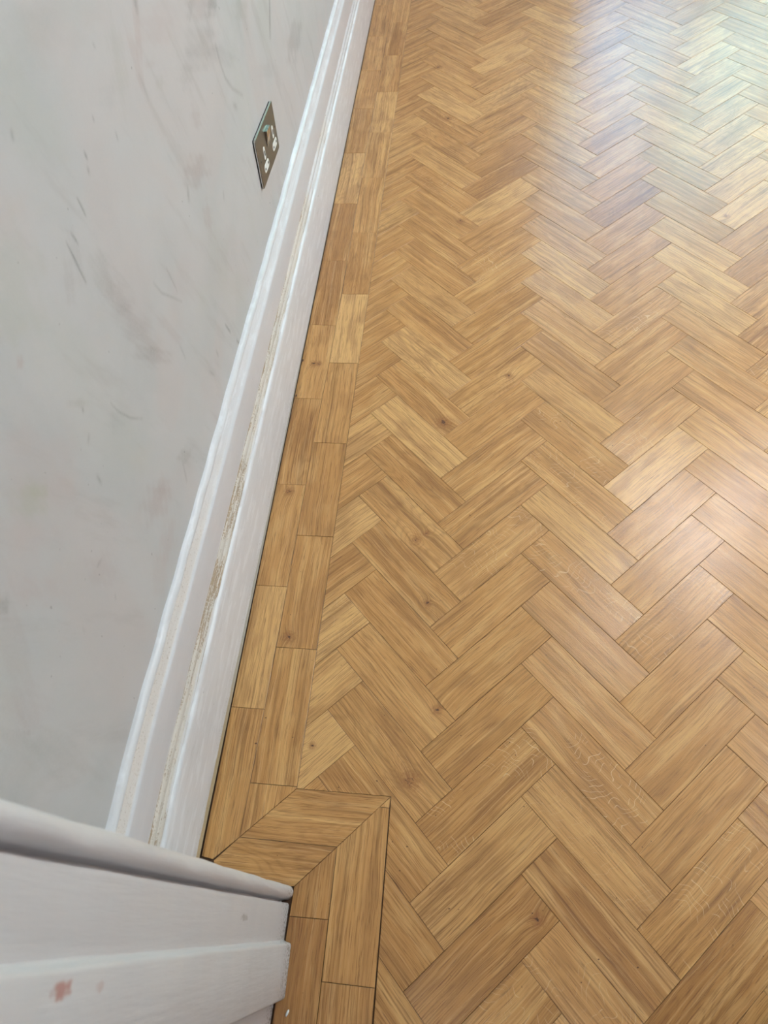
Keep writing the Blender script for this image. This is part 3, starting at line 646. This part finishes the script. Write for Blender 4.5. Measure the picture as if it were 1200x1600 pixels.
# flat cut end against the door frame, back and foot
o = mesh_obj('baseboard_left', V, F, M_SKIRT, None, True)
me = o.data; uvl = me.uv_layers.new(name='UVMap')
vi = np.zeros(len(me.loops), dtype=np.int32); me.loops.foreach_get('vertex_index', vi)
uvl.data.foreach_set('uv', np.array(UV, dtype=np.float32)[vi].ravel())
structure(o)

# ------------------------------------------------------------------ door lining with architrave bead and stop (trim_1)
def arc(cx, cy, r, a0, a1, n):
    return [(cx+r*math.cos(math.radians(a0+(a1-a0)*i/n)), cy+r*math.sin(math.radians(a0+(a1-a0)*i/n))) for i in range(n+1)]
JX = -0.2070
def tall(name, outline, z1, mat, parent, rough_amp=0.0005):
    """vertical member: an open or closed plan outline swept up with slight hand-painted waviness"""
    zz = axis([(0.0015, 0.9, 0.012), (0.9, z1, 0.12)]); n = len(outline); V, F = [], []
    for z in zz:
        for k, (x, y) in enumerate(outline):
            w = (math.sin(z*31+k*0.5)+math.sin(z*57+1.3)*0.7+math.sin(z*113+k)*0.35)*rough_amp*0.5
            V.append((x+w, y+w*0.6, z))
    for i in range(len(zz)-1):
        for k in range(n):
            a = i*n+k; b = i*n+(k+1) % n; F.append((a, b, b+n, a+n))
    F.append(tuple(range(n))[::-1]); F.append(tuple(range((len(zz)-1)*n, len(zz)*n)))
    o = mesh_obj(name, V, F, mat, parent)
    bm = bmesh.new(); bm.from_mesh(o.data); bmesh.ops.recalc_face_normals(bm, faces=bm.faces); bm.to_mesh(o.data); bm.free()
    o.data.polygons.foreach_set('use_smooth', [True]*len(o.data.polygons))
    if hasattr(o.data, 'set_sharp_from_angle'): o.data.set_sharp_from_angle(angle=math.radians(40))
    return o
lining = [(JX-0.035, 0.0125)] + [(JX-0.0020, 0.0128), (JX-0.0007, 0.0112), (JX, 0.0090), (JX, -0.0380),
          (JX-0.0030, -0.1400), (JX-0.035, -0.1400)]
lin = structure(tall('trim_1', lining, 2.03, M_JAMB, None, 0.0004))
bead_c = (JX-0.0055, 0.0262)
bead = arc(bead_c[0], bead_c[1], 0.0093, 105, -75, 14)
archi = [(JX-0.034, 0.0005), (-0.3425, 0.0005), (-0.3425, 0.0440), (-0.3380, 0.0470), (-0.3150, 0.0475), (-0.3080, 0.0440), (-0.3040, 0.0380), (-0.2960, 0.0345),
         (-0.2300, 0.0330), (-0.2230, 0.0325)] + bead + [(JX-0.0095, 0.0158), (JX-0.0120, 0.0148), (JX-0.0120, 0.0128), (JX-0.034, 0.0128)]
tall('architrave', archi, 2.10, M_JAMB, lin, 0.0008)
stop = [(JX-0.0025, -0.0330), (JX+0.0002, -0.0334), (JX+0.0012, -0.0345), (-0.2035, -0.0352), (-0.1990, -0.0358), (-0.1970, -0.0368), (-0.1958, -0.0388), (-0.1948, -0.0990), (-0.1955, -0.1012), (-0.1975, -0.1026), (JX-0.0025, -0.1030)]
tall('door_stop', stop, 2.02, M_JAMB, lin, 0.0006)
# the same on the far side of the opening and over it
structure(boxes('trim_2', [(DOX1-0.035, DOX1, -T, 0.012, 0, 2.03), (DOX1-0.03, DOX1+0.10, 0.0, 0.03, 0, 2.03),
                           (DOX1-0.047, DOX1-0.035, -0.103, -0.037, 0, 2.02)], M_JAMB))
structure(boxes('trim_3', [(JX-0.034, DOX1, -T, 0.012, 2.03, DOZ), (-0.3425, DOX1+0.10, 0.0005, 0.03, 2.10, 2.22)], M_JAMB))

# ------------------------------------------------------------------ double socket outlet
def rrect(w, h, r, n=6, cx=0, cy=0):
    out = []
    for sx, sy, a in ((1, 1, 0), (-1, 1, 90), (-1, -1, 180), (1, -1, 270)):
        for i in range(n+1):
            t = math.radians(a+90*i/n); out.append((cx+sx*(w/2-r)+r*math.cos(t), cy+sy*(h/2-r)+r*math.sin(t)))
    return out
sock = bpy.data.objects.new('wall_socket', None); link(sock)
sock.empty_display_size = 0.05
TILT = -math.radians(4.0)
# local frame: p = along the wall (towards the far end), q = up, r = out of the wall
sock.location = (WX, 1.232, 0.431)
sock.rotation_euler = (TILT, 0, 0)
def loc(p, q, r): return (r, p, q)
SCX, SCY = 0.157/0.146, 0.0885/0.086
def plate_part(name, outline, r0, r1, mat, parent, bevel=0.0):
    n = len(outline); pts = [(x*SCX, y*SCY) for x, y in outline]
    cx = sum(p[0] for p in pts)/n; cy = sum(p[1] for p in pts)/n
    lev = [(r0, 0.0), (r1-bevel, 0.0), (r1, bevel)] if bevel else [(r0, 0.0), (r1, 0.0)]
    V, F = [], []
    w = max(abs(p[0]-cx) for p in pts); h = max(abs(p[1]-cy) for p in pts)
    for r, b in lev:
        V += [loc(cx+(p[0]-cx)*(1-b/w), cy+(p[1]-cy)*(1-b/h), r) for p in pts]
    for k in range(len(lev)-1):
        F += [(k*n+i, k*n+(i+1) % n, (k+1)*n+(i+1) % n, (k+1)*n+i) for i in range(n)]
    F += [tuple(range(n))[::-1], tuple(range((len(lev)-1)*n, len(lev)*n))]
    o = mesh_obj(name, V, F, mat, parent)
    bm = bmesh.new(); bm.from_mesh(o.data); bmesh.ops.recalc_face_normals(bm, faces=bm.faces); bm.to_mesh(o.data); bm.free()
    return o
plate_part('gasket', rrect(0.1445, 0.0845, 0.004), 0.0, 0.0022, M_BLACK, sock)
fp = plate_part('face_plate', rrect(0.146, 0.086, 0.0045), 0.0022, 0.0052, M_STEEL, sock, 0.0008)
rim = plate_part('plate_edge', rrect(0.1463, 0.0863, 0.0046), 0.0024, 0.0042, M_CHROME, sock)
rim['label'] = 'bright polished edge'
def holes(name, cells, r, parent):
    V, F = [], []
    for cx, cy, w, h in cells:
        b = len(V); v, f = box_vf(-0.0002+r, r+0.0003, (cx-w/2)*SCX, (cx+w/2)*SCX, (cy-h/2)*SCY, (cy+h/2)*SCY, b); V += v; F += f
    return mesh_obj(name, V, F, M_BLACK, parent)
for cx in (-0.0310, 0.0440):
    e = plate_part('earth_insert', rrect(0.0098, 0.0215, 0.0042, 6, cx, 0.0005), 0.005, 0.0059, M_WHITE, sock, 0.0003)
    holes('earth_slot', [(cx, 0.0005, 0.0038, 0.0082)], 0.0059, e)
    e = plate_part('pin_insert', rrect(0.0345, 0.0142, 0.0066, 6, cx, -0.0220), 0.005, 0.0059, M_WHITE, sock, 0.0003)
    holes('pin_slots', [(cx-0.0112, -0.0222, 0.0046, 0.0036), (cx+0.0112, -0.0222, 0.0046, 0.0036)], 0.0059, e)
plate_part('switch_recess', rrect(0.0262, 0.0258, 0.0015, 3, 0.0060, 0.0135), 0.005, 0.00535, M_BLACK, sock)
lip = plate_part('switch_surround', rrect(0.0275, 0.0014, 0.0004, 2, 0.0060, -0.0001), 0.005, 0.0060, M_CHROME, sock)
for cx in (0.0000, 0.0120):
    # rocker: upper half stands proud, lower half sunk
    w = 0.0112*SCX/2; X = cx*SCX
    sec = [(0.0260, 0.0052), (0.0255, 0.0098), (0.0135, 0.0086), (0.0012, 0.0058), (0.0010, 0.0052)]
    V = [loc(X-w, q*SCY, r) for q, r in sec] + [loc(X+w, q*SCY, r) for q, r in sec]; n = len(sec)
    F = [(i, (i+1) % n, n+(i+1) % n, n+i) for i in range(n)] + [tuple(range(n))[::-1], tuple(range(n, 2*n))]
    o = mesh_obj('rocker_switch', V, F, M_CHROME, sock)
    bm = bmesh.new(); bm.from_mesh(o.data); bmesh.ops.recalc_face_normals(bm, faces=bm.faces); bm.to_mesh(o.data); bm.free()
for cx in (-0.0590, 0.0640):
    sc_ = plate_part('screw', [(cx+0.0029*math.cos(t*math.pi/8), 0.0002+0.0029*math.sin(t*math.pi/8)) for t in range(16)], 0.005, 0.0056, M_STEEL, sock, 0.0003)
    holes('screw_slot', [(cx, 0.0002, 0.0048, 0.0009)], 0.0056, sc_)
thing(sock, 'brushed steel double socket outlet on the scuffed grey wall above the skirting board', 'socket')

# ------------------------------------------------------------------ crumbs of paint on the floor
def chip(name, x, y, sx, sy, h, rot, seed, label, z=0.0, mat=None, cat='paint chip'):
    r = random.Random(seed); bm = bmesh.new()
    bmesh.ops.create_icosphere(bm, subdivisions=2, radius=1.0)
    for v in bm.verts:
        k = 1+r.uniform(-0.22, 0.22); v.co = Vector((v.co.x*sx*k, v.co.y*sy*k, (v.co.z*0.5+0.5)*h*(1+r.uniform(-0.2, 0.2))))
        if v.co.z < 0.0001: v.co.z = 0.0
    me = bpy.data.meshes.new(name); bm.to_mesh(me); bm.free(); me.materials.append(mat or M_WHITE)
    for p in me.polygons: p.use_smooth = True
    o = link(bpy.data.objects.new(name, me)); o.location = (x, y, z); o.rotation_euler = (0, 0, rot)
    return thing(o, label, cat)
chip('paint_chip', -0.1883, -0.1172, 0.0016, 0.0040, 0.0018, -0.35, 3, 'white flake of paint lying on the dark oak border strip beside the door stop')
chip('grit_crumb', -0.3505, 1.0950, 0.0016, 0.0042, 0.0030, 0.1, 8, 'dark crumb of grit against the skirting foot, the one nearer the socket', 0.0, M_JOINT, 'crumb')
chip('grit_crumb', -0.3500, 0.9880, 0.0017, 0.0036, 0.0028, -0.1, 9, 'dark crumb of grit against the skirting foot, the one nearer the door frame', 0.0, M_JOINT, 'crumb')
